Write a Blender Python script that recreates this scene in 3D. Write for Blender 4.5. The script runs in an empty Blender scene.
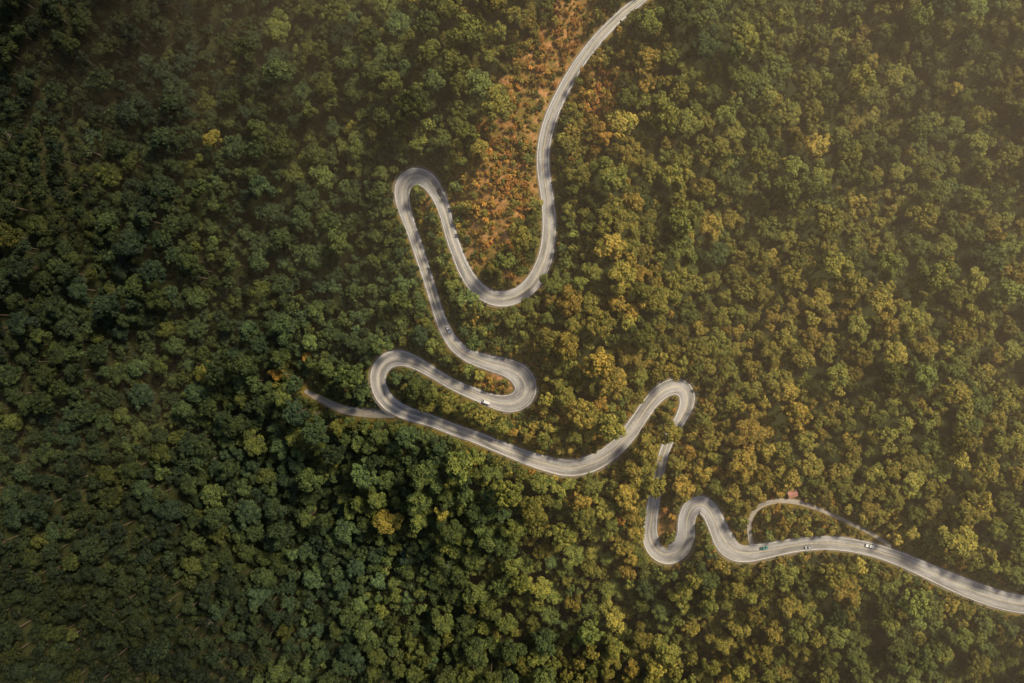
import bpy, math, random
import numpy as np
from mathutils import Vector
rng = np.random.default_rng(7); random.seed(7)
sc = bpy.context.scene
H = 409.6; S = 0.6

# ------------------------------------------------------------------ helpers
def link(o, parent=None):
    sc.collection.objects.link(o)
    if parent: o.parent = parent
    return o
def mesh_np(name, V, F, mats=(), smooth=False):
    me = bpy.data.meshes.new(name)
    me.from_pydata([tuple(v) for v in V], [], [tuple(f) for f in F])
    for m in mats: me.materials.append(m)
    if smooth: me.polygons.foreach_set('use_smooth', [True]*len(me.polygons))
    me.update(); return me
_perm = rng.random((256,256))
def vnoise(x, y, s, seed=0):
    x = np.asarray(x)/s+seed*17.3+500; y = np.asarray(y)/s+seed*31.7+500
    i = np.floor(x).astype(int); j = np.floor(y).astype(int)
    fx = x-i; fy = y-j; fx = fx*fx*(3-2*fx); fy = fy*fy*(3-2*fy)
    g = lambda a,b: _perm[a%256, b%256]
    return (g(i,j)*(1-fx)+g(i+1,j)*fx)*(1-fy)+(g(i,j+1)*(1-fx)+g(i+1,j+1)*fx)*fy - 0.5
def smst(a,b,x):
    t = np.clip((x-a)/(b-a),0,1); return t*t*(3-2*t)

# ------------------------------------------------------------------ terrain (natural)
ridge_px = [(600,-700),(575,-100),(560,0),(520,150),(505,300),(560,400),(680,470),(800,540),(1024,600),(1300,690),(2200,1000)]
ridge = np.array([((a-512)*S, -(b-341.5)*S) for a,b in ridge_px])
def nat(x, y, rough=True):
    x = np.asarray(x,float); y = np.asarray(y,float)
    best = np.full(x.shape, 1e18); sgn = np.ones(x.shape)
    for a,b in zip(ridge[:-1], ridge[1:]):
        d = b-a; L2 = d@d
        t = np.clip(((x-a[0])*d[0]+(y-a[1])*d[1])/L2, 0, 1)
        dx = x-a[0]-t*d[0]; dy = y-a[1]-t*d[1]
        dd = dx*dx+dy*dy
        m = dd < best
        cr = d[0]*dy-d[1]*dx      # >0 left of direction (east/up side)
        best = np.where(m, dd, best); sgn = np.where(m, np.sign(cr), sgn)
    left = -115*best/(best+140**2); right = -75*best/(best+150**2)
    z = np.where(sgn > 0, right, left)
    z = z + 0.06*np.clip(y,-400,400)
    if not rough: return z
    far = smst(10, 90, np.sqrt(best))
    z = z + vnoise(x,y,120,1)*26*(0.3+0.7*far) + vnoise(x,y,48,2)*12*(0.25+.75*far) + vnoise(x,y,18,3)*3.0
    # ribs running down the eastern flank
    q = x*0.8 + y*0.6
    z = z + np.where(sgn>0, 7*far*np.sin(q/26+3*vnoise(x,y,150,5)), 6*far*np.sin((x*0.3-y)/38+3*vnoise(x,y,150,6)))
    r = np.sqrt(x*x+y*y)
    return z + smst(600,2500,r)*(vnoise(x,y,700,8)*260)
def px2w(px, py, z): 
    k = S*(H-z)/H
    return (px-512)*k, -(py-341.5)*k
def w2px(x,y,z):
    k = S*(H-z)/H
    return 512+x/k, 341.5-y/k

# ------------------------------------------------------------------ road centrelines
main = [(700,-60,11),(668,-28,11),(640,0,11),(626,11,11),(611,25,11),(596,41,12),(582,59,12),(570,78,13),(560,97,13),(552,115,14),(546,135,14),(543,155,14),(544,175,14),(547,195,14),(549,215,15),(549,235,15),(546,255,16),(540,271,17),(531,285,17),(518,295,17),(503,299,17),(488,296,16),(475,286,15),(465,271,14),(458,255,13),(452,238,13),(447,220,13),(442,204,14),(436,191,16),(427,180,18),(415,176,19),(405,182,19),(402,195,17),(405,211,14),(411,228,12),(417,245,12),(423,263,12),(429,282,11),(435,302,11),(441,320,12),(448,335,13),(458,348,14),(472,357,15),(490,363,17),(508,368,20),(520,375,23),(526,386,24),(523,397,23),(513,403,20),(500,403,17),(487,399,14),(470,392,13),(452,384,12),(435,374,12),(418,364,14),(402,358,17),(389,360,18),(380,369,18),(378,382,17),(383,396,17),(394,407,16),(412,415,14),(432,421,13),(452,429,13),(475,437,13),(500,447,14),(525,457,15),(548,464,17),(568,468,18),(587,465,19),(604,457,18),(618,446,17),(630,432,17),(641,416,16),(652,401,16),(664,390,17),(677,386,18),(686,392,18),(687,404,16),(681,418,13),(673,431,12),(667,445,11),(662,460,11),(658,480,11),(654,500,13),(651,520,14),(650,536,17),(656,549,20),(668,555,22),(680,549,21),(686,535,20),(687,519,19),(692,508,19),(701,504,19),(710,511,19),(717,525,20),(724,540,23),(734,550,24),(748,553,20),(765,551,17),(785,547,16),(805,544,15),(830,543,15),(855,546,15),(880,552,15),(905,561,16),(930,572,17),(955,583,19),(980,593,20),(1005,601,20),(1030,605,20),(1070,607,20),(1120,600,20)]
main=[(a,b,c*.96) for a,b,c in main]
spur = [(396,413,10),(380,413.5,10),(362,412.5,9),(345,410,9),(332,405,8),(320,399,7),(310,394,5),(303,389,4)]
track = [(752,546,5),(749,530,5),(752,515,5),(762,505,5),(778,501,5),(797,502,5),(816,508,4.5),(835,516,4),(852,524,4),(872,534,4),(893,548,4)]
def gsm(a, sig):
    n = int(sig*3); k = np.exp(-0.5*(np.arange(-n,n+1)/sig)**2); k/=k.sum()
    return np.convolve(np.pad(a,n,mode='edge'), k, mode='valid')
def build_path(pts, zsig, endz=None):
    P = np.array(pts, float); n = len(P); out=[]
    for i in range(n-1):
        p0=P[max(i-1,0)];p1=P[i];p2=P[i+1];p3=P[min(i+2,n-1)]
        for t in np.linspace(0,1,24,endpoint=False):
            out.append(0.5*((2*p1)+(-p0+p2)*t+(2*p0-5*p1+4*p2-p3)*t*t+(-p0+3*p1-3*p2+p3)*t**3))
    out.append(P[-1]); out=np.array(out)
    def to_w(z):
        k = S*(H-z)/H
        return (out[:,0]-512)*k, -(out[:,1]-341.5)*k, out[:,2]*k
    z = np.zeros(len(out))
    for _ in range(6):
        x,y,w = to_w(z); z = nat(x,y)
    zs = z
    def resample(x,y,w,z):
        d = np.concatenate([[0],np.cumsum(np.hypot(np.diff(x),np.diff(y)))])
        s = np.arange(0,d[-1],1.0)
        return [np.interp(s,d,a) for a in (x,y,w,z)], s, d
    (a,b,c,zz), s, d = resample(x,y,w,z)
    zz = gsm(zz, zsig)
    if endz is not None: zz = zz + (endz-zz[0])*np.exp(-s/12)
    zs = np.interp(d, s, zz)
    x,y,w = to_w(zs)
    (a,b,c,zz), s, _ = resample(x,y,w,zs)
    a=gsm(a,2.0); b=gsm(b,2.0); c=gsm(c,4)
    tx=np.gradient(a); ty=np.gradient(b); L=np.hypot(tx,ty); tx/=L; ty/=L
    return dict(x=a,y=b,w=c,z=zz,tx=tx,ty=ty,s=s)
R0 = build_path(main, 14)
def nearest_z(path, px, py):
    X,Y = w2px(path['x'],path['y'],path['z'])
    i = int(np.argmin((X-px)**2+(Y-py)**2)); return i
R1 = build_path(spur, 5, R0['z'][nearest_z(R0,396,410)])
R2 = build_path(track, 5, R0['z'][nearest_z(R0,752,552)])
RX = np.concatenate([R0['x'],R1['x'],R2['x']]); RY=np.concatenate([R0['y'],R1['y'],R2['y']])
RZ = np.concatenate([R0['z'],R1['z']-.05,R2['z']-.05]); RH=np.concatenate([R0['w'],R1['w'],R2['w']])/2
def road_info(x, y):
    """edge distance, IDW z"""
    x=np.asarray(x,float).ravel(); y=np.asarray(y,float).ravel()
    e=np.full(x.shape,999.); zz=np.zeros(x.shape)
    idx=np.where((x>RX.min()-40)&(x<RX.max()+40)&(y>RY.min()-40)&(y<RY.max()+40))[0]
    for c in range(0,len(idx),3000):
        k=idx[c:c+3000]
        d2=(x[k,None]-RX)**2+(y[k,None]-RY)**2
        e[k]=(np.sqrt(d2)-RH).min(1)
        w=1/(d2+0.3)**2.5
        zz[k]=(w*RZ).sum(1)/w.sum(1)
    return e,zz
def ground(x,y):
    x=np.asarray(x,float); y=np.asarray(y,float); sh=x.shape
    z=nat(x,y).ravel(); e,rz=road_info(x,y)
    w=1-smst(1.5,16,e)
    z2=z*(1-w)+rz*w - 0.28*(1-smst(-1.0,2.2,e))
    return z2.reshape(sh), e.reshape(sh)

# ------------------------------------------------------------------ ecological zones
bare_b = [(580,4,26,28),(562,40,24,32),(542,75,24,34),(520,105,24,34),(503,140,28,32),(488,175,30,30),(482,212,28,32),(494,248,24,28),(512,276,18,13),(489,381,28,8),(667,517,10,20),(425,208,6,24),(515,190,18,34),(600,98,11,32)]
low_b = [(440,250,12,60),(475,318,36,22),(425,212,10,35),(545,420,50,16),(470,407,36,7),(560,445,40,10),(668,520,18,26),(775,520,40,14),(610,60,18,45),(505,335,30,14),(632,452,14,14),(585,120,16,60),(700,540,10,14),(900,552,60,6),(575,235,12,50),(395,180,8,20)]
def zones(x,y,z):
    px,py=w2px(x,y,z)
    b=np.zeros(px.shape); l=np.zeros(px.shape)
    for cx,cy,rx,ry in bare_b: b=np.maximum(b,np.exp(-((px-cx)/rx)**2-((py-cy)/ry)**2))
    for cx,cy,rx,ry in low_b: l=np.maximum(l,np.exp(-((px-cx)/rx)**2-((py-cy)/ry)**2))
    b=b+(1.0*vnoise(x,y,15,21)+0.6*vnoise(x,y,6,22))*smst(.03,.35,b)
    l=l+0.5*vnoise(x,y,12,23)*smst(.03,.35,l)
    return b,l,px,py

# ------------------------------------------------------------------ materials
def newmat(name):
    m=bpy.data.materials.new(name); m.use_nodes=True
    nt=m.node_tree; return m,nt,nt.nodes['Principled BSDF']
def ramp(nt, stops):
    r=nt.nodes.new('ShaderNodeValToRGB'); e=r.color_ramp.elements
    while len(e)<len(stops): e.new(0.5)
    for i,(p,c) in enumerate(stops): e[i].position=p; e[i].color=(*c,1)
    return r
def math_n(nt,op,a,b=None,clamp=False):
    n=nt.nodes.new('ShaderNodeMath'); n.operation=op; n.use_clamp=clamp
    for i,v in enumerate((a,b)):
        if v is None: continue
        if isinstance(v,(int,float)): n.inputs[i].default_value=v
        else: nt.links.new(v,n.inputs[i])
    return n.outputs[0]
def noise(nt,scale,detail=4,vec=None,rough=.6):
    n=nt.nodes.new('ShaderNodeTexNoise'); n.inputs['Scale'].default_value=scale; n.inputs['Detail'].default_value=detail
    n.inputs['Roughness'].default_value=rough
    if vec is None:
        tc=nt.nodes.new('ShaderNodeTexCoord'); vec=tc.outputs['Object']
    nt.links.new(vec,n.inputs['Vector']); return n.outputs['Fac']
def mixc(nt,fac,a,b,mode='MIX'):
    n=nt.nodes.new('ShaderNodeMix'); n.data_type='RGBA'; n.blend_type=mode
    for s,v in ((n.inputs[0],fac),(n.inputs[6],a),(n.inputs[7],b)):
        if isinstance(v,(int,float)): s.default_value=v
        elif isinstance(v,tuple): s.default_value=(*v,1)
        else: nt.links.new(v,s)
    return n.outputs[2]
def simple(name,col,rough=.6,metal=0,nscale=3,var=.25):
    m,nt,b=newmat(name)
    f=noise(nt,nscale)
    c=mixc(nt,f,tuple(v*(1-var) for v in col),tuple(min(1,v*(1+var)) for v in col))
    nt.links.new(c,b.inputs['Base Color']); b.inputs['Roughness'].default_value=rough; b.inputs['Metallic'].default_value=metal
    return m
LEAF=[(0.0,(0.029,0.050,0.026)),(0.22,(0.054,0.079,0.024)),(0.42,(0.106,0.118,0.023)),(0.6,(0.178,0.148,0.026)),(0.76,(0.27,0.168,0.030)),(0.88,(0.38,0.190,0.032)),(1.0,(0.42,0.165,0.038))]
def leafmat(name, const=None):
    m,nt,b=newmat(name)
    lv=nt.nodes.new('ShaderNodeAttribute'); lv.attribute_name='lv'
    if const is None:
        t=nt.nodes.new('ShaderNodeAttribute'); t.attribute_type='INSTANCER'; t.attribute_name='tint'
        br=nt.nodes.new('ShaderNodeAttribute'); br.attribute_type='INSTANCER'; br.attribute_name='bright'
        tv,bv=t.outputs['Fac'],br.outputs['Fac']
    else: tv,bv=const
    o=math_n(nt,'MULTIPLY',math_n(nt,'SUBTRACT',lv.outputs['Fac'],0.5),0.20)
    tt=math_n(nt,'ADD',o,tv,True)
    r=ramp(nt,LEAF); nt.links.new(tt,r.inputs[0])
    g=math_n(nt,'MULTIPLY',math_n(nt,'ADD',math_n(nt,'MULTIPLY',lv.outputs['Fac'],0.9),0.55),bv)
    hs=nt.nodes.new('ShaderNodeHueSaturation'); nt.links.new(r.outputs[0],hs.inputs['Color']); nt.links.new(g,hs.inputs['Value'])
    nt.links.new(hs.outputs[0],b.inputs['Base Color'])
    b.inputs['Roughness'].default_value=.7; b.inputs['Specular IOR Level'].default_value=.15
    return m
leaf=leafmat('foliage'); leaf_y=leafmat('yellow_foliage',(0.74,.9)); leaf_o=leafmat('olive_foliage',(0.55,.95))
bark=simple('bark',(0.10,0.075,0.05),.9); palebark=simple('pale_bark',(0.24,0.21,0.16),.9)

# ------------------------------------------------------------------ tree prototypes
def ico_dirs():
    import bmesh
    bm=bmesh.new(); bmesh.ops.create_icosphere(bm,subdivisions=2,radius=1)
    V=np.array([v.co[:] for v in bm.verts]); F=[[v.index for v in f.verts] for f in bm.faces]; bm.free(); return V,F
IV,IF=ico_dirs()
def tube(V,F,a,b,ra,rb,n=6):
    a=Vector(a); b=Vector(b); d=(b-a).normalized(); u=d.orthogonal().normalized(); v=d.cross(u); o=len(V)
    for p,r in ((a,ra),(b,rb)):
        for i in range(n):
            t=2*math.pi*i/n; V.append(tuple(p+u*math.cos(t)*r+v*math.sin(t)*r))
    for i in range(n): F.append((o+i,o+(i+1)%n,o+n+(i+1)%n,o+n+i))
    return b
def make_tree(name,R,Ht,nl,flat=.62,leafs=1.0,dens=1.0,core=.8,mats=(None,None),trunk=True,lobe=(.26,.42),spread=1.0,exr=(.86,1.0)):
    V=[];F=[];M=[];LV=[]
    zc=Ht-R*flat
    lobes=[]; ex=rng.uniform(*exr)
    for i in range(nl):
        az=2.399*i+rng.normal(0,.45); rr=R*spread*math.sqrt((i+.3)/nl)*.8*rng.uniform(.75,1.2)
        lr=R*(lobe[0]+(lobe[1]-lobe[0])*rng.random())
        hz=zc+R*flat*math.sqrt(max(0,1-min(1,rr/R)**2))-lr*.75+rng.normal(0,.12)*R
        lobes.append((rr*math.cos(az),rr*math.sin(az)*ex,hz,lr))
    for i in range(max(3,nl//3)):   # lower skirt
        az=rng.uniform(0,6.283); rr=R*rng.uniform(.5,.85); lr=R*rng.uniform(*lobe)*.9
        lobes.append((rr*math.cos(az),rr*math.sin(az)*ex,zc-R*flat*rng.uniform(.1,.55),lr))
    if trunk:
        top=(rng.normal(0,.2),rng.normal(0,.2),zc*.82)
        r0=.05*R+.12
        tube(V,F,(0,0,-2),(top[0]*.5,top[1]*.5,zc*.45),r0,r0*.8,8)
        tube(V,F,(top[0]*.5,top[1]*.5,zc*.45),top,r0*.8,r0*.6,8)
        for l in (lobes if core==0 else lobes[1:nl:2]+lobes[nl:]):
            tube(V,F,top,(l[0]*.55,l[1]*.55,top[2]*.45+l[2]*.55),r0*.4,r0*.26,5)
            tube(V,F,(l[0]*.55,l[1]*.55,top[2]*.45+l[2]*.55),(l[0],l[1],l[2]+l[3]*.5*(core==0)),r0*.26,r0*.08,4)
    M=[1]*len(F); LV=[.5]*len(V)
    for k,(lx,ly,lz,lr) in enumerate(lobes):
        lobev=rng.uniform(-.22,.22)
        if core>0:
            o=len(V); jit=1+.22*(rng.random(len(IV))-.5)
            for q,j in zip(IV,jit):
                V.append((lx+q[0]*lr*core*j,ly+q[1]*lr*core*j,lz+q[2]*lr*core*.85*j)); LV.append(.02)  # core coloured darker than the leaves, painting shade into the crown gaps
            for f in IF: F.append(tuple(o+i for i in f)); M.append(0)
        n=int(4*math.pi*lr*lr*.8*2.5*dens/(leafs*leafs*.62))
        d=rng.normal(size=(n,3)); d/=np.linalg.norm(d,axis=1)[:,None]
        d=d[d[:,2]>-.3]
        cl=rng.normal(size=(9,3)); cl/=np.linalg.norm(cl,axis=1)[:,None]
        bump=np.max(d@cl.T,axis=1)
        rad=lr*(.78+.32*smst(.5,1,bump)+rng.normal(0,.085,len(d)))
        p=np.stack([lx+d[:,0]*rad,ly+d[:,1]*rad,lz+d[:,2]*rad*.88],1)
        ins=np.zeros(len(p),bool)
        for j,(a,b,c,r) in enumerate(lobes):
            if j!=k: ins|=((p[:,0]-a)**2+(p[:,1]-b)**2+((p[:,2]-c)/.88)**2)<(r*.82)**2
        keep=~ins; p=p[keep]; dd=d[keep]; bb=bump[keep]
        nrm=dd+rng.normal(0,.46,p.shape); nrm[:,2]+=.2; nrm/=np.linalg.norm(nrm,axis=1)[:,None]
        u=np.cross(nrm,rng.normal(size=p.shape)); u/=np.linalg.norm(u,axis=1)[:,None]; w=np.cross(nrm,u)
        s=leafs*rng.uniform(.5,1.15,len(p))*.62; s2=s*rng.uniform(.5,.9,len(p))
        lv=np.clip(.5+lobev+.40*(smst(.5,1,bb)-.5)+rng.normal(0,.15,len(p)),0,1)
        o=len(V)
        q=np.stack([p+u*s[:,None],p+w*s2[:,None]-nrm*.12*s[:,None],p-u*s[:,None]*.9,p-w*s2[:,None]-nrm*.1*s[:,None]],1).reshape(-1,3)
        V.extend(map(tuple,q)); LV.extend(np.repeat(lv,4))
        for i in range(len(p)): F.append((o+4*i,o+4*i+1,o+4*i+2,o+4*i+3)); M.append(0)
    me=mesh_np(name,V,F,mats)
    me.polygons.foreach_set('material_index',M)
    at=me.attributes.new('lv','FLOAT','POINT'); at.data.foreach_set('value',np.array(LV,dtype=np.float32))
    me.update(); return me
tm=(leaf,bark); tp=(leaf,palebark)
protos=[]
specs=[ # R,Ht,nl,kwargs
 (8.0,23,18,dict(leafs=1.0,lobe=(.17,.34))),(7.4,23,13,dict(leafs=1.0,flat=.8,lobe=(.22,.40),exr=(.78,.85))),(8.6,22,28,dict(leafs=.95,lobe=(.12,.25),flat=.55)),   #0-2 big
 (5.3,16,10,dict(leafs=.9,lobe=(.20,.40))),(5.0,17,14,dict(leafs=.85,lobe=(.16,.33))),(5.5,15,8,dict(leafs=.95,flat=.8,lobe=(.24,.46))),(4.8,19,11,dict(leafs=.85,flat=1.0,lobe=(.20,.36),exr=(.75,.85))),(5.2,16,17,dict(leafs=.85,core=.7,dens=.9,lobe=(.14,.27),spread=1.1)), #3-7 med
 (3.4,12,6,dict(leafs=.85,flat=.9,lobe=(.28,.45))),(3.1,12,5,dict(leafs=.8,flat=1.2,lobe=(.34,.52))),(3.6,10,8,dict(leafs=.85,lobe=(.24,.38),exr=(.75,.85))), #8-10 small
 (4.8,17,12,dict(leafs=.7,core=0,dens=.45,mats=tp,lobe=(.2,.32),spread=1.1)), #11 sparse, pale limbs
 (1.7,2.4,5,dict(leafs=.6,flat=.8,lobe=(.34,.5))),(1.4,1.9,6,dict(leafs=.5,flat=.7,lobe=(.3,.45))),(2.2,4.0,6,dict(leafs=.65,flat=1.0)), #12-14 shrub
]
pc=bpy.data.collections.new('forest_tree_kinds')
for i,(R,Ht,nl,kw) in enumerate(specs):
    kw=dict(kw); kw.setdefault('mats',tm)
    me=make_tree('tree_kind_%02d'%i,R,Ht,nl,**kw)
    o=bpy.data.objects.new('tree_kind_%02d'%i,me); pc.objects.link(o); protos.append(o)
PR=[s[0] for s in specs]; PH=[s[1] for s in specs]

# ------------------------------------------------------------------ terrain mesh
def axis(a,b,step,far):
    core=list(np.arange(a,b+.1,step)); out=[];d=step;x=b
    while x<far: d*=1.35; x+=d; out.append(x)
    neg=[];d=step;x=a
    while x>-far: d*=1.35; x-=d; neg.append(x)
    return np.array(neg[::-1]+core+out)
ax=axis(-400,400,2.2,6000); ay=axis(-280,280,2.2,6000)
GX,GY=np.meshgrid(ax,ay)
GZ,GE=ground(GX,GY)
zb,zl,_,_=zones(GX,GY,GZ)
GZ=GZ+np.where((zb>.35)&(GE>2.5),vnoise(GX,GY,9,31)*3.0+vnoise(GX,GY,4,32)*1.6,0)
nx,ny=len(ax),len(ay)
V=np.stack([GX.ravel(),GY.ravel(),GZ.ravel()],1)
I=np.arange(nx*ny).reshape(ny,nx)
F=np.stack([I[:-1,:-1].ravel(),I[:-1,1:].ravel(),I[1:,1:].ravel(),I[1:,:-1].ravel()],1)
gm,nt,b=newmat('forest_floor')
at=nt.nodes.new('ShaderNodeAttribute'); at.attribute_name='soil'
n2=noise(nt,.5,6,rough=.75); n3=noise(nt,.16,4)
green=mixc(nt,n2,(0.014,0.02,0.009),(0.05,0.055,0.018))
grass=mixc(nt,n2,(0.09,0.08,0.018),(0.30,0.20,0.045))
soil=ramp(nt,[(.3,(0.16,0.09,0.035)),(.45,(0.40,0.19,0.065)),(.55,(0.52,0.26,0.10)),(.7,(0.58,0.36,0.24))]); nt.links.new(n2,soil.inputs[0])
dry=mixc(nt,math_n(nt,'MULTIPLY',math_n(nt,'SUBTRACT',n3,.42),5.,True),grass,soil.outputs[0])
sm=nt.nodes.new('ShaderNodeMapRange'); sm.inputs[1].default_value=.1; sm.inputs[2].default_value=.55; nt.links.new(at.outputs['Fac'],sm.inputs[0])
at2=nt.nodes.new('ShaderNodeAttribute'); at2.attribute_name='verge'
c1=mixc(nt,at2.outputs['Fac'],green,grass)
c2=mixc(nt,sm.outputs[0],c1,dry)
nt.links.new(c2,b.inputs['Base Color']); b.inputs['Roughness'].default_value=.95; b.inputs['Specular IOR Level'].default_value=.1
bp=nt.nodes.new('ShaderNodeBump'); bp.inputs['Strength'].default_value=.9; bp.inputs['Distance'].default_value=.9
nt.links.new(n2,bp.inputs['Height']); nt.links.new(bp.outputs[0],b.inputs['Normal'])
gme=mesh_np('terrain',V,F,(gm,),True)
a=gme.attributes.new('soil','FLOAT','POINT'); a.data.foreach_set('value',zb.ravel().astype(np.float32))
vg=np.clip((1-smst(1.0,4.5,GE))*.9+.5*smst(.3,.8,zl),0,1)
a=gme.attributes.new('verge','FLOAT','POINT'); a.data.foreach_set('value',vg.ravel().astype(np.float32))
link(bpy.data.objects.new('terrain',gme))

# ------------------------------------------------------------------ roads
def ribbon(name,P,o1,o2,dz,mat,nacross=1,i0=0,i1=None,skirt=0,parent=None,crown=0):
    sl=slice(i0,i1); x,y,z,tx,ty,s,w=[P[k][sl] for k in ('x','y','z','tx','ty','s','w')]
    o1=np.broadcast_to(o1[sl] if hasattr(o1,'__len__') else o1,x.shape); o2=np.broadcast_to(o2[sl] if hasattr(o2,'__len__') else o2,x.shape)
    cols=[];U=[]
    for k in range(nacross+1):
        f=k/nacross; o=o1*(1-f)+o2*f
        cols.append(np.stack([x-ty*o,y+tx*o,z+dz+crown*(1-(2*f-1)**2)],1)); U.append(np.stack([np.full(x.shape,f),s],1))
    if skirt:
        a=cols[0].copy(); a[:,2]-=skirt; b_=cols[-1].copy(); b_[:,2]-=skirt
        cols=[a]+cols+[b_]; U=[U[0]]+U+[U[-1]]
    n=len(x); m=len(cols)
    V=np.stack(cols,1).reshape(-1,3); UV=np.stack(U,1).reshape(-1,2)
    I=np.arange(n*m).reshape(n,m)
    F=np.stack([I[:-1,1:].ravel(),I[:-1,:-1].ravel(),I[1:,:-1].ravel(),I[1:,1:].ravel()],1)
    me=mesh_np(name,V,F,(mat,)); uv=me.uv_layers.new(name='road')
    li=np.zeros(len(me.loops),int); me.loops.foreach_get('vertex_index',li)
    uv.data.foreach_set('uv',UV[li].ravel())
    return link(bpy.data.objects.new(name,me),parent)
def roadmat(name,c0,c1,dark=.6):
    m,nt,b=newmat(name)
    uv=nt.nodes.new('ShaderNodeUVMap'); uv.uv_map='road'
    mp=nt.nodes.new('ShaderNodeMapping'); mp.inputs['Scale'].default_value=(5,.022,1); nt.links.new(uv.outputs[0],mp.inputs['Vector'])
    st=noise(nt,1,4,mp.outputs[0])
    mp2=nt.nodes.new('ShaderNodeMapping'); mp2.inputs['Scale'].default_value=(2,.05,1); nt.links.new(uv.outputs[0],mp2.inputs['Vector'])
    pat=noise(nt,1,5,mp2.outputs[0])
    fine=noise(nt,1.3,6)
    r=ramp(nt,[(.36,c0),(.58,c1)]); nt.links.new(st,r.inputs[0])
    r2=ramp(nt,[(.36,(dark,dark,dark)),(.52,(1,1,1)),(.8,(1.12,1.1,1.08))]); nt.links.new(pat,r2.inputs[0])
    c=mixc(nt,1.0,r.outputs[0],r2.outputs[0],'MULTIPLY')
    r3=ramp(nt,[(.3,(.75,.74,.72)),(.7,(1.1,1.1,1.1))]); nt.links.new(fine,r3.inputs[0])
    c=mixc(nt,1.0,c,r3.outputs[0],'MULTIPLY')
    sx=nt.nodes.new('ShaderNodeSeparateXYZ'); nt.links.new(uv.outputs[0],sx.inputs[0])
    ed=math_n(nt,'MULTIPLY',math_n(nt,'ABSOLUTE',math_n(nt,'SUBTRACT',sx.outputs[0],.5)),2)
    er=nt.nodes.new('ShaderNodeMapRange'); er.inputs[1].default_value=.86; er.inputs[2].default_value=1.0; nt.links.new(ed,er.inputs[0])
    c=mixc(nt,math_n(nt,'MULTIPLY',er.outputs[0],.7),c,(0.13,0.10,0.065))
    nt.links.new(c,b.inputs['Base Color']); b.inputs['Roughness'].default_value=.85; b.inputs['Specular IOR Level'].default_value=.3
    return m
rm=roadmat('weathered_road',(0.23,0.218,0.20),(0.45,0.43,0.405),.66)
tmat=roadmat('dirt_track',(0.30,0.26,0.21),(0.44,0.39,0.32),.85)
def whitem(name,col):
    m,nt,b=newmat(name); f=noise(nt,.8,5); r=ramp(nt,[(.35,tuple(v*.6 for v in col)),(.5,col)]); nt.links.new(f,r.inputs[0]); nt.links.new(r.outputs[0],b.inputs['Base Color']); b.inputs['Roughness'].default_value=.6; return m
wp=whitem('white_paint',(.8,.78,.75)); yp=whitem('yellow_paint',(.66,.56,.34))
hw=R0['w']/2
road=ribbon('mountain_road',R0,-hw,hw,0,rm,8,skirt=.5,crown=.06)
ribbon('edge_line_a',R0,hw-.82,hw-.56,.035,wp,parent=road)
ribbon('edge_line_b',R0,-hw+.56,-hw+.82,.035,wp,parent=road)
ribbon('centre_line_a',R0,.08,.24,.075,yp,parent=road)
ribbon('centre_line_b',R0,-.24,-.08,.075,yp,parent=road)
ribbon('side_road',R1,-R1['w']/2,R1['w']/2,-.03,tmat,4,skirt=.5)
ribbon('dirt_track',R2,-R2['w']/2,R2['w']/2,-.03,tmat,4,skirt=.5)
gut=simple('gutter_concrete',(.20,.165,.12),.9,nscale=.4,var=.5)
gm_=ribbon('drain_gutter',R0,hw+.003,hw+.45,-.06,gut,skirt=.35)
ribbon('gutter_b',R0,-hw-.45,-hw-.003,-.06,gut,skirt=.35,parent=gm_)
# guard rails
steel=simple('galvanised_steel',(.45,.44,.42),.45,.6); postm=simple('post_paint',(.55,.50,.42),.7)
rails=[((549,240),(470,282),1),((440,200),(404,205),-1),((500,366),(500,404),1),((402,358),(400,410),-1),((540,462),(625,440),-1),((660,393),(684,412),1),((650,520),(686,540),-1),((690,510),(715,520),1),((722,538),(800,545),-1),((900,560),(1000,600),-1)]
for (pa,pb,sd) in rails:
    i0=nearest_z(R0,*pa); i1=nearest_z(R0,*pb)
    if i0>i1: i0,i1=i1,i0
    V=[];F=[]
    off=hw+.85
    prev=None
    for i in range(i0,i1,2):
        nxv,nyv=-R0['ty'][i]*sd,R0['tx'][i]*sd
        x=R0['x'][i]+nxv*off[i]; y=R0['y'][i]+nyv*off[i]; z=R0['z'][i]
        base=len(V)
        for (du,dzv) in ((0,.45),(-.07,.52),(0,.6),(-.07,.68),(0,.76),(.06,.76),(.06,.45)):
            V.append((x+nxv*du,y+nyv*du,z+dzv))
        if prev is not None:
            for k in range(7): F.append((prev+k,prev+(k+1)%7,base+(k+1)%7,base+k))
        prev=base
    o=link(bpy.data.objects.new('guard_rail',mesh_np('guard_rail',V,F,(steel,))))
    V=[];F=[]
    for i in range(i0,i1,4):
        nxv,nyv=-R0['ty'][i]*sd,R0['tx'][i]*sd
        x=R0['x'][i]+nxv*(off[i]+.16); y=R0['y'][i]+nyv*(off[i]+.16); z=R0['z'][i]
        tube(V,F,(x,y,z-.8),(x,y,z+.84),.08,.08,8)
        F.append(tuple(range(len(V)-8,len(V))))
    link(bpy.data.objects.new('posts',mesh_np('posts',V,F,(postm,))),o)

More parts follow.
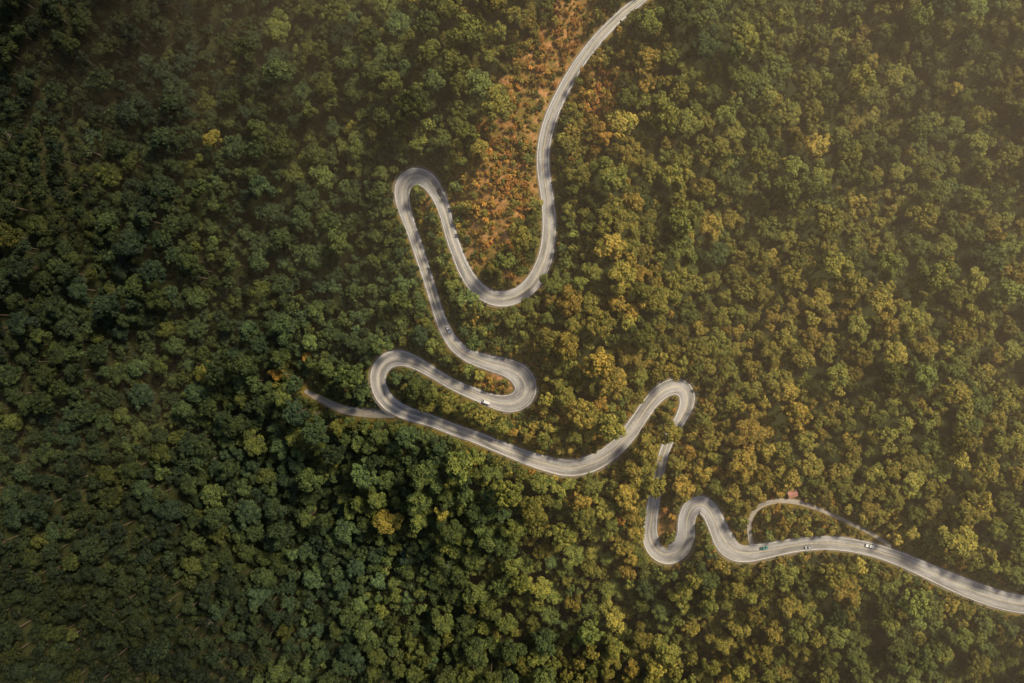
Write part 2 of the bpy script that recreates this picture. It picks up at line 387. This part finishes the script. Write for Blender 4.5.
# ------------------------------------------------------------------ vegetation placement
cells={}; CS=11.0
def try_place(x,y,r,k):
    cx,cy=int(x//CS),int(y//CS)
    for i in range(cx-2,cx+3):
        for j in range(cy-2,cy+3):
            for (a,b,c) in cells.get((i,j),()):
                m=(r+c)*k
                if (a-x)**2+(b-y)**2<m*m: return False
    cells.setdefault((cx,cy),[]).append((x,y,r)); return True
XM,YM=403,276
hut_w=px2w(791,493,float(nat(*px2w(791,493,0))))
special=[('yellow',273,374,5,.9),('yellow',303,357,4,.8),('yellow',690,452,3,.95),('yellow',346,386,9,1.0),('olive',770,352,0,.95),('olive',205,135,1,.85),('yellow',716,470,8,1.1),('yellow',600,128,3,.9),('yellow',596,150,8,1.0),('olive',660,365,6,.9),('olive',332,466,9,.9),('olive',530,545,3,.8)]
pts=[]
el=math.radians(49); az=math.radians(48)   # sun: azimuth clockwise from +Y
for kind,px,py,var,scl in special:
    z=float(nat(*px2w(px,py,0)))+PH[var]*.8
    x,y=px2w(px,py,z); gz,_=ground(np.array([x]),np.array([y]))
    cells.setdefault((int(x//CS),int(y//CS)),[]).append((x,y,PR[var]*scl))
    me=protos[var].data.copy(); me.materials[0]=leaf_y if kind=='yellow' else leaf_o
    o=link(bpy.data.objects.new('yellow_leaf_tree' if kind=='yellow' else 'broadleaf_tree',me))
    o.location=(x,y,gz[0]-.2); o.scale=(scl,)*3; o.rotation_euler=(0,0,rng.uniform(0,6))
classes=[(7.9,[0,1,2],5200,.78,(.68,1.32)),(5.2,[3,4,5,6,7,11],34000,.70,(.68,1.35)),(3.4,[8,9,10],60000,.70,(.7,1.25))]
PW=[None,[.23,.22,.2,.18,.155,.015],None]
for ci,(r0,vs,n,k,sr) in enumerate(classes):
    x=rng.uniform(-XM,XM,n); y=rng.uniform(-YM,YM,n); sclv=rng.uniform(*sr,n)
    var=rng.choice(vs,n,p=PW[ci]); z,e=ground(x,y); b_,l_,px,py=zones(x,y,z)
    r=np.array([PR[v] for v in var])*sclv; zs=np.clip(np.exp(.2*rng.normal(size=n)),.7,1.45)/np.sqrt(np.maximum(sclv,1)); h=np.array([PH[v] for v in var])*sclv*zs
    hid=(px>648)&(px<684)&(py>424)&(py<488)
    ok=((e>r*.45+1.0)|(hid&(e>r*.2+.3)))&((b_<.40)|((b_<.62)&(rng.random(n)<.12)&(r<4.5)))
    if ci==0: ok&=vnoise(x,y,60,51)>-.2
    ok&=~((l_>.42)&(r>3.6)); ok&=~((l_>.6)&(rng.random(n)<.65))
    ok&=np.hypot(x-hut_w[0],y-hut_w[1])>9
    spz=(px>300)&(px<395)&(py>385)&(py<425)
    for fh,fr in ((.95,.5),(.75,.72),(.45,.55)):
        q=(H-z)/(H-z-h*fh); e2,_=road_info(x*q,y*q)
        ok&=(e2>r*fr-.6)|hid
    # the road clearing is kept wide enough on the sunny side that much of the carriageway is in the light
    t=h*.85/math.tan(el)
    for tf in (.4,.7,.95):
        e3,_=road_info(x-math.sin(az)*t*tf,y-math.cos(az)*t*tf)
        ok&=(e3>r*.5-1.3)|((rng.random(n)<.12)&~spz)|hid
    for i in np.where(ok)[0]:
        if try_place(x[i],y[i],r[i],k): pts.append((x[i],y[i],z[i],var[i],sclv[i],px[i],py[i],b_[i],0,zs[i]))
ntree=len(pts)
# shrubs in open ground and along verges
n=60000
x=rng.uniform(RX.min()-25,RX.max()+5,n*2); x=np.clip(x,-XM,XM); y=rng.uniform(RY.min()-25,YM,n*2)
z,e=ground(x,y); b_,l_,px,py=zones(x,y,z)
ok=(e>.8)&((e<21)|(b_>.2)|(l_>.35))
ok&=~((b_>.5)&(rng.random(len(x))<.7))
ok&=np.hypot(x-hut_w[0],y-hut_w[1])>5.5
cells2={}
idx=[]
for i in np.where(ok)[0]:
    c=(int(x[i]//2.1),int(y[i]//2.1))
    if c in cells2: continue
    cells2[c]=1; idx.append(i)
idx=np.array(idx)
TX=np.array([p[0] for p in pts]); TY=np.array([p[1] for p in pts]); TR=np.array([PR[int(p[3])]*p[4] for p in pts])
under=np.zeros(len(idx),bool)
for c in range(0,len(idx),2000):
    k=idx[c:c+2000]; under[c:c+2000]=((np.hypot(x[k,None]-TX,y[k,None]-TY)-TR*.6).min(1)<0)
for i in idx[~under]:
    sc_=rng.uniform(.5,1.15); v=rng.choice([12,13,14],p=[.35,.3,.35])
    if e[i]>5 and b_[i]<.45: sc_*=rng.uniform(1,1.6)
    if e[i]<PR[v]*sc_*.7+.1: continue
    pts.append((x[i],y[i],z[i],v,sc_,px[i],py[i],b_[i],1,1.0))
P=np.array(pts)
px,py=P[:,5],P[:,6]
cen=np.exp(-((px-(590+.2*(py-340)))/200)**2)
east=smst(560,880,px)
tint=.13+.28*cen+.31*east*(1-.25*smst(350,683,py))+.08*rng.normal(size=len(P))+.24*vnoise(P[:,0],P[:,1],40,41)
pale=rng.random(len(P)); tint+=np.where(pale<.05,.14,0)
def blob(cx,cy,rx,ry): return np.exp(-((px-cx)/rx)**2-((py-cy)/ry)**2)
zt=.38*blob(600,115,36,65)+.14*blob(640,90,60,90)+.12*blob(510,400,120,60)+.14*blob(650,340,70,60)+.24*blob(505,180,50,95)+.20*blob(560,45,38,55)+.08*blob(700,470,80,50)
tint=np.minimum(tint,.58+.08*rng.random(len(P)))+zt*rng.uniform(.4,1.1,len(P))
sh=P[:,8]>0
tint=np.where(sh,tint+.02+.20*smst(.1,.7,P[:,7])+.12*rng.normal(size=len(P)),tint)
tint=np.clip(tint,0,.96)
bright=.44+.64*smst(80,500,px)+.26*vnoise(P[:,0],P[:,1],70,61)  # leaf colour darkened westward, painting in slope shade and lens vignette; noise adds patches
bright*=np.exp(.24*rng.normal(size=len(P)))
bright-= .22*smst(480,683,py)*(1-east)+.12*smst(160,0,py)*(1-east)  # more vignette painted into the leaves along the south and north edges
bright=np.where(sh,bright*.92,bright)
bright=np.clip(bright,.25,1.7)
def forest(name,mask):
    Q=P[mask]; me=bpy.data.meshes.new(name); me.vertices.add(len(Q))
    me.vertices.foreach_set('co',np.stack([Q[:,0],Q[:,1],Q[:,2]-.15],1).ravel().astype(np.float32))
    def A(nm,tp,v):
        a=me.attributes.new(nm,tp,'POINT'); a.data.foreach_set('value',v)
    A('variant','INT',Q[:,3].astype(np.int32)); A('size','FLOAT',Q[:,4].astype(np.float32)); A('tall','FLOAT',(Q[:,4]*Q[:,9]).astype(np.float32))
    A('rot','FLOAT',rng.uniform(0,6.283,len(Q)).astype(np.float32))
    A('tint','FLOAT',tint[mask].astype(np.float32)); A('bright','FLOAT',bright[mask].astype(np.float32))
    o=link(bpy.data.objects.new(name,me))
    ng=bpy.data.node_groups.new(name+'_scatter','GeometryNodeTree')
    ng.interface.new_socket('Geometry',in_out='INPUT',socket_type='NodeSocketGeometry'); ng.interface.new_socket('Geometry',in_out='OUTPUT',socket_type='NodeSocketGeometry')
    N=ng.nodes; gi=N.new('NodeGroupInput'); go=N.new('NodeGroupOutput')
    ip=N.new('GeometryNodeInstanceOnPoints'); ci=N.new('GeometryNodeCollectionInfo')
    ci.inputs['Collection'].default_value=pc; ci.inputs['Separate Children'].default_value=True; ci.inputs['Reset Children'].default_value=True
    def NA(nm,tp):
        a=N.new('GeometryNodeInputNamedAttribute'); a.data_type=tp; a.inputs['Name'].default_value=nm; return a.outputs['Attribute']
    L=ng.links.new
    L(gi.outputs[0],ip.inputs['Points']); L(ci.outputs[0],ip.inputs['Instance']); ip.inputs['Pick Instance'].default_value=True
    L(NA('variant','INT'),ip.inputs['Instance Index']); cx=N.new('ShaderNodeCombineXYZ'); L(NA('rot','FLOAT'),cx.inputs['Z'])
    cs=N.new('ShaderNodeCombineXYZ'); sz=NA('size','FLOAT'); L(sz,cs.inputs['X']); L(sz,cs.inputs['Y']); L(NA('tall','FLOAT'),cs.inputs['Z'])
    L(cx.outputs[0],ip.inputs['Rotation']); L(cs.outputs[0],ip.inputs['Scale']); L(ip.outputs[0],go.inputs[0])
    md=o.modifiers.new('scatter','NODES'); md.node_group=ng
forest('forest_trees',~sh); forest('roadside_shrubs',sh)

# ------------------------------------------------------------------ vehicles
glass=simple('tinted_glass',(.02,.025,.03),.1); rub=simple('tyre_rubber',(.02,.02,.02),.9); chrome=simple('lamp_lens',(.8,.78,.7),.2); tail=simple('tail_lamp',(.4,.02,.02),.3)
def extr(name,prof,w0,w1,zs,mat,par,bev=.06):
    V=[];n=len(prof)
    for s in (-1,1):
        for (x,z) in prof:
            f=min(1,max(0,(z-zs[0])/(zs[1]-zs[0]))); V.append((x,s*(w0*(1-f)+w1*f),z))
    F=[tuple(range(n))[::-1],tuple(range(n,2*n))]+[(i,(i+1)%n,n+(i+1)%n,n+i) for i in range(n)]
    o=link(bpy.data.objects.new(name,mesh_np(name,V,F,(mat,))),par)
    m=o.modifiers.new('b','BEVEL'); m.width=bev; m.segments=2; return o
def vehicle(kind,col,px,py,lane,flip=False):
    i=nearest_z(R0,px,py); nxv,nyv=-R0['ty'][i],R0['tx'][i]
    e=bpy.data.objects.new(kind,None); link(e)
    e.location=(R0['x'][i]+nxv*lane,R0['y'][i]+nyv*lane,R0['z'][i]+.06)
    e.rotation_euler=(0,-math.atan((R0['z'][min(i+3,len(hw)-1)]-R0['z'][i-3])/6)*(-1 if flip else 1),math.atan2(R0['ty'][i],R0['tx'][i])+(math.pi if flip else 0))
    paint=simple(kind+'_paint',col,.35,nscale=1,var=.06)
    if kind.endswith('van') or kind.endswith('minibus'):
        L=2.6; extr('body',[(-L,.35),(L,.35),(L,.85),(L-.35,1.15),(-L,1.15)],.95,.93,(.3,1.1),paint,e)
        extr('windows',[(-L+.03,1.12),(L-.4,1.12),(L-1.15,1.85),(-L+.12,1.85)],.90,.80,(1.1,1.9),glass,e,.04)
        extr('roof',[(-L+.05,1.83),(L-1.1,1.83),(L-1.35,2.02),(-L+.2,2.02)],.84,.76,(1.8,2.0),paint,e,.07); ax_=1.65
    elif kind.endswith('pickup_truck'):
        L=2.6; extr('body',[(-L,.45),(L,.45),(L,.85),(L-.25,1.0),(.9,1.08),(-.75,1.08),(-.75,.75),(-L+.1,.75),(-L,.8)],.93,.91,(.3,1.1),paint,e)
        extr('cabin_glass',[(-.72,1.05),(1.15,1.05),(.45,1.62),(-.6,1.62)],.86,.72,(1.0,1.7),glass,e,.04)
        extr('roof',[(-.6,1.6),(.5,1.6),(.35,1.72),(-.5,1.72)],.74,.68,(1.6,1.72),paint,e,.04); ax_=1.6
        for s in (-1,1): 
            o=extr('bed_side',[(-L,.76),(-.76,.76),(-.76,1.08),(-L,1.08)],.05,.05,(0,1),paint,e,.02); o.location.y=s*.87
        extr('tailgate',[(-L-.05,.76),(-L+.02,.76),(-L+.02,1.08),(-L-.05,1.08)],.80,.80,(0,1),paint,e,.02)
    else:
        L=2.2; extr('body',[(-L,.3),(L,.3),(L+.02,.6),(L-.15,.78),(.95,.92),(-1.55,.95),(-L,.9)],.88,.84,(.3,.95),paint,e)
        extr('cabin_glass',[(-1.75,.92),(1.05,.90),(.35,1.36),(-1.15,1.38)],.80,.64,(.9,1.4),glass,e,.05)
        extr('roof',[(-1.15,1.36),(.38,1.35),(.2,1.46),(-.95,1.47)],.66,.60,(1.36,1.46),paint,e,.04); ax_=1.35
    for nm,xx,mt in (('headlamp',L-.02,chrome),('tail_lamp',-L-.02,tail)):
        for s in (-1,1):
            o=extr(nm,[(-.04,.6),(.05,.6),(.05,.78),(-.04,.78)],.16,.16,(0,1),mt,e,.02); o.location=(xx,s*.66,0)
    for sx in (-1,1):
        for sy in (-1,1):
            V=[];F=[]; tube(V,F,(sx*ax_,sy*.70,.34),(sx*ax_,sy*.93,.34),.34,.34,20); F.append(tuple(range(20))); F.append(tuple(range(20,40)))
            link(bpy.data.objects.new('wheel',mesh_np('wheel',V,F,(rub,))),e)
W=(.78,.78,.76)
vehicle('white_van',W,487,399,1.9); vehicle('white_car',W,446,331,1.7); vehicle('dark_pickup_truck',(.03,.035,.04),437,194,-1.8,True)
vehicle('silver_car',(.45,.46,.47),808,544,-2.0,True); vehicle('white_pickup_truck',W,869,549,2.0)
vehicle('teal_car',(.05,.22,.21),765,551,2.1)

# ------------------------------------------------------------------ small roadside hut by the track
hz=float(ground(np.array([hut_w[0]]),np.array([hut_w[1]]))[0][0])
hut=bpy.data.objects.new('tin_roof_hut',None); link(hut); hut.location=(hut_w[0],hut_w[1],hz); hut.rotation_euler=(0,0,.3)
wall=simple('hut_plank',(.28,.2,.13),.9); roofm=simple('rusty_tin',(.42,.18,.13),.7,nscale=1.2,var=.4); doorm=simple('hut_door',(.08,.06,.04),.8)
extr('walls',[(-2.4,-1),(2.4,-1),(2.4,2.4),(-2.4,2.4)],1.8,1.8,(0,1),wall,hut,.03)
V=[(-2.9,-2.3,2.35),(2.9,-2.3,2.35),(2.9,0,3.4),(-2.9,0,3.4),(-2.9,2.3,2.35),(2.9,2.3,2.35)]
o=link(bpy.data.objects.new('roof',mesh_np('roof',V,[(0,1,2,3),(3,2,5,4)],(roofm,))),hut); s_=o.modifiers.new('s','SOLIDIFY'); s_.thickness=.08
extr('door',[(-.45,0),(.45,0),(.45,1.95),(-.45,1.95)],.04,.04,(0,1),doorm,hut,.01).location=(0,-1.84,0)

# ------------------------------------------------------------------ mist hanging over the slopes, deeper in the north-eastern valley (a real homogeneous volume)
mx=np.linspace(-900,900,37); my=np.linspace(-800,800,33); MX,MY=np.meshgrid(mx,my)
u=(MX*.75+MY*.66)
top=nat(MX,MY,False)+4+ 95*smst(-240,220,u)+60*smst(100,520,u)
V=np.concatenate([np.stack([MX.ravel(),MY.ravel(),top.ravel()],1),np.stack([MX.ravel(),MY.ravel(),np.full(MX.size,-400.)],1)])
n0=MX.size; I=np.arange(n0).reshape(MX.shape); F=[]
for j in range(I.shape[0]-1):
    for i in range(I.shape[1]-1):
        F.append((I[j,i],I[j,i+1],I[j+1,i+1],I[j+1,i])); F.append((n0+I[j,i],n0+I[j+1,i],n0+I[j+1,i+1],n0+I[j,i+1]))
for j in range(I.shape[0]-1):
    F.append((I[j,0],I[j+1,0],n0+I[j+1,0],n0+I[j,0])); F.append((I[j+1,-1],I[j,-1],n0+I[j,-1],n0+I[j+1,-1]))
for i in range(I.shape[1]-1):
    F.append((I[0,i+1],I[0,i],n0+I[0,i],n0+I[0,i+1])); F.append((I[-1,i],I[-1,i+1],n0+I[-1,i+1],n0+I[-1,i]))
mm=bpy.data.materials.new('mist'); mm.use_nodes=True; nt=mm.node_tree; nt.nodes.remove(nt.nodes['Principled BSDF'])
vs=nt.nodes.new('ShaderNodeVolumeScatter'); vs.inputs['Color'].default_value=(1,.78,.51,1); vs.inputs['Density'].default_value=.00115; vs.inputs['Anisotropy'].default_value=.0
nt.links.new(vs.outputs[0],nt.nodes['Material Output'].inputs['Volume'])
link(bpy.data.objects.new('mist',mesh_np('mist',V,F,(mm,),True)))

# ------------------------------------------------------------------ light, sky, camera
w=bpy.data.worlds.new('World'); sc.world=w; w.use_nodes=True; nt=w.node_tree
sk=nt.nodes.new('ShaderNodeTexSky'); sk.sky_type='NISHITA'; sk.sun_disc=False; sk.sun_elevation=el; sk.sun_rotation=az
sk.dust_density=3; sk.air_density=.9
nt.links.new(sk.outputs[0],nt.nodes['Background'].inputs['Color']); nt.nodes['Background'].inputs['Strength'].default_value=.10
sl=bpy.data.lights.new('sun','SUN'); sl.energy=5.0; sl.angle=math.radians(10); sl.color=(1,.84,.60)
so=link(bpy.data.objects.new('sun',sl))
d=Vector((math.sin(az)*math.cos(el),math.cos(az)*math.cos(el),math.sin(el)))
so.rotation_euler=d.to_track_quat('Z','Y').to_euler(); so.location=d*600
cam=bpy.data.cameras.new('camera'); cam.lens=24; cam.sensor_width=36; cam.clip_start=1; cam.clip_end=20000
co=link(bpy.data.objects.new('camera',cam)); co.location=(0,0,H); sc.camera=co
sc.view_settings.view_transform='Standard'; sc.view_settings.look='None'; sc.view_settings.exposure=0
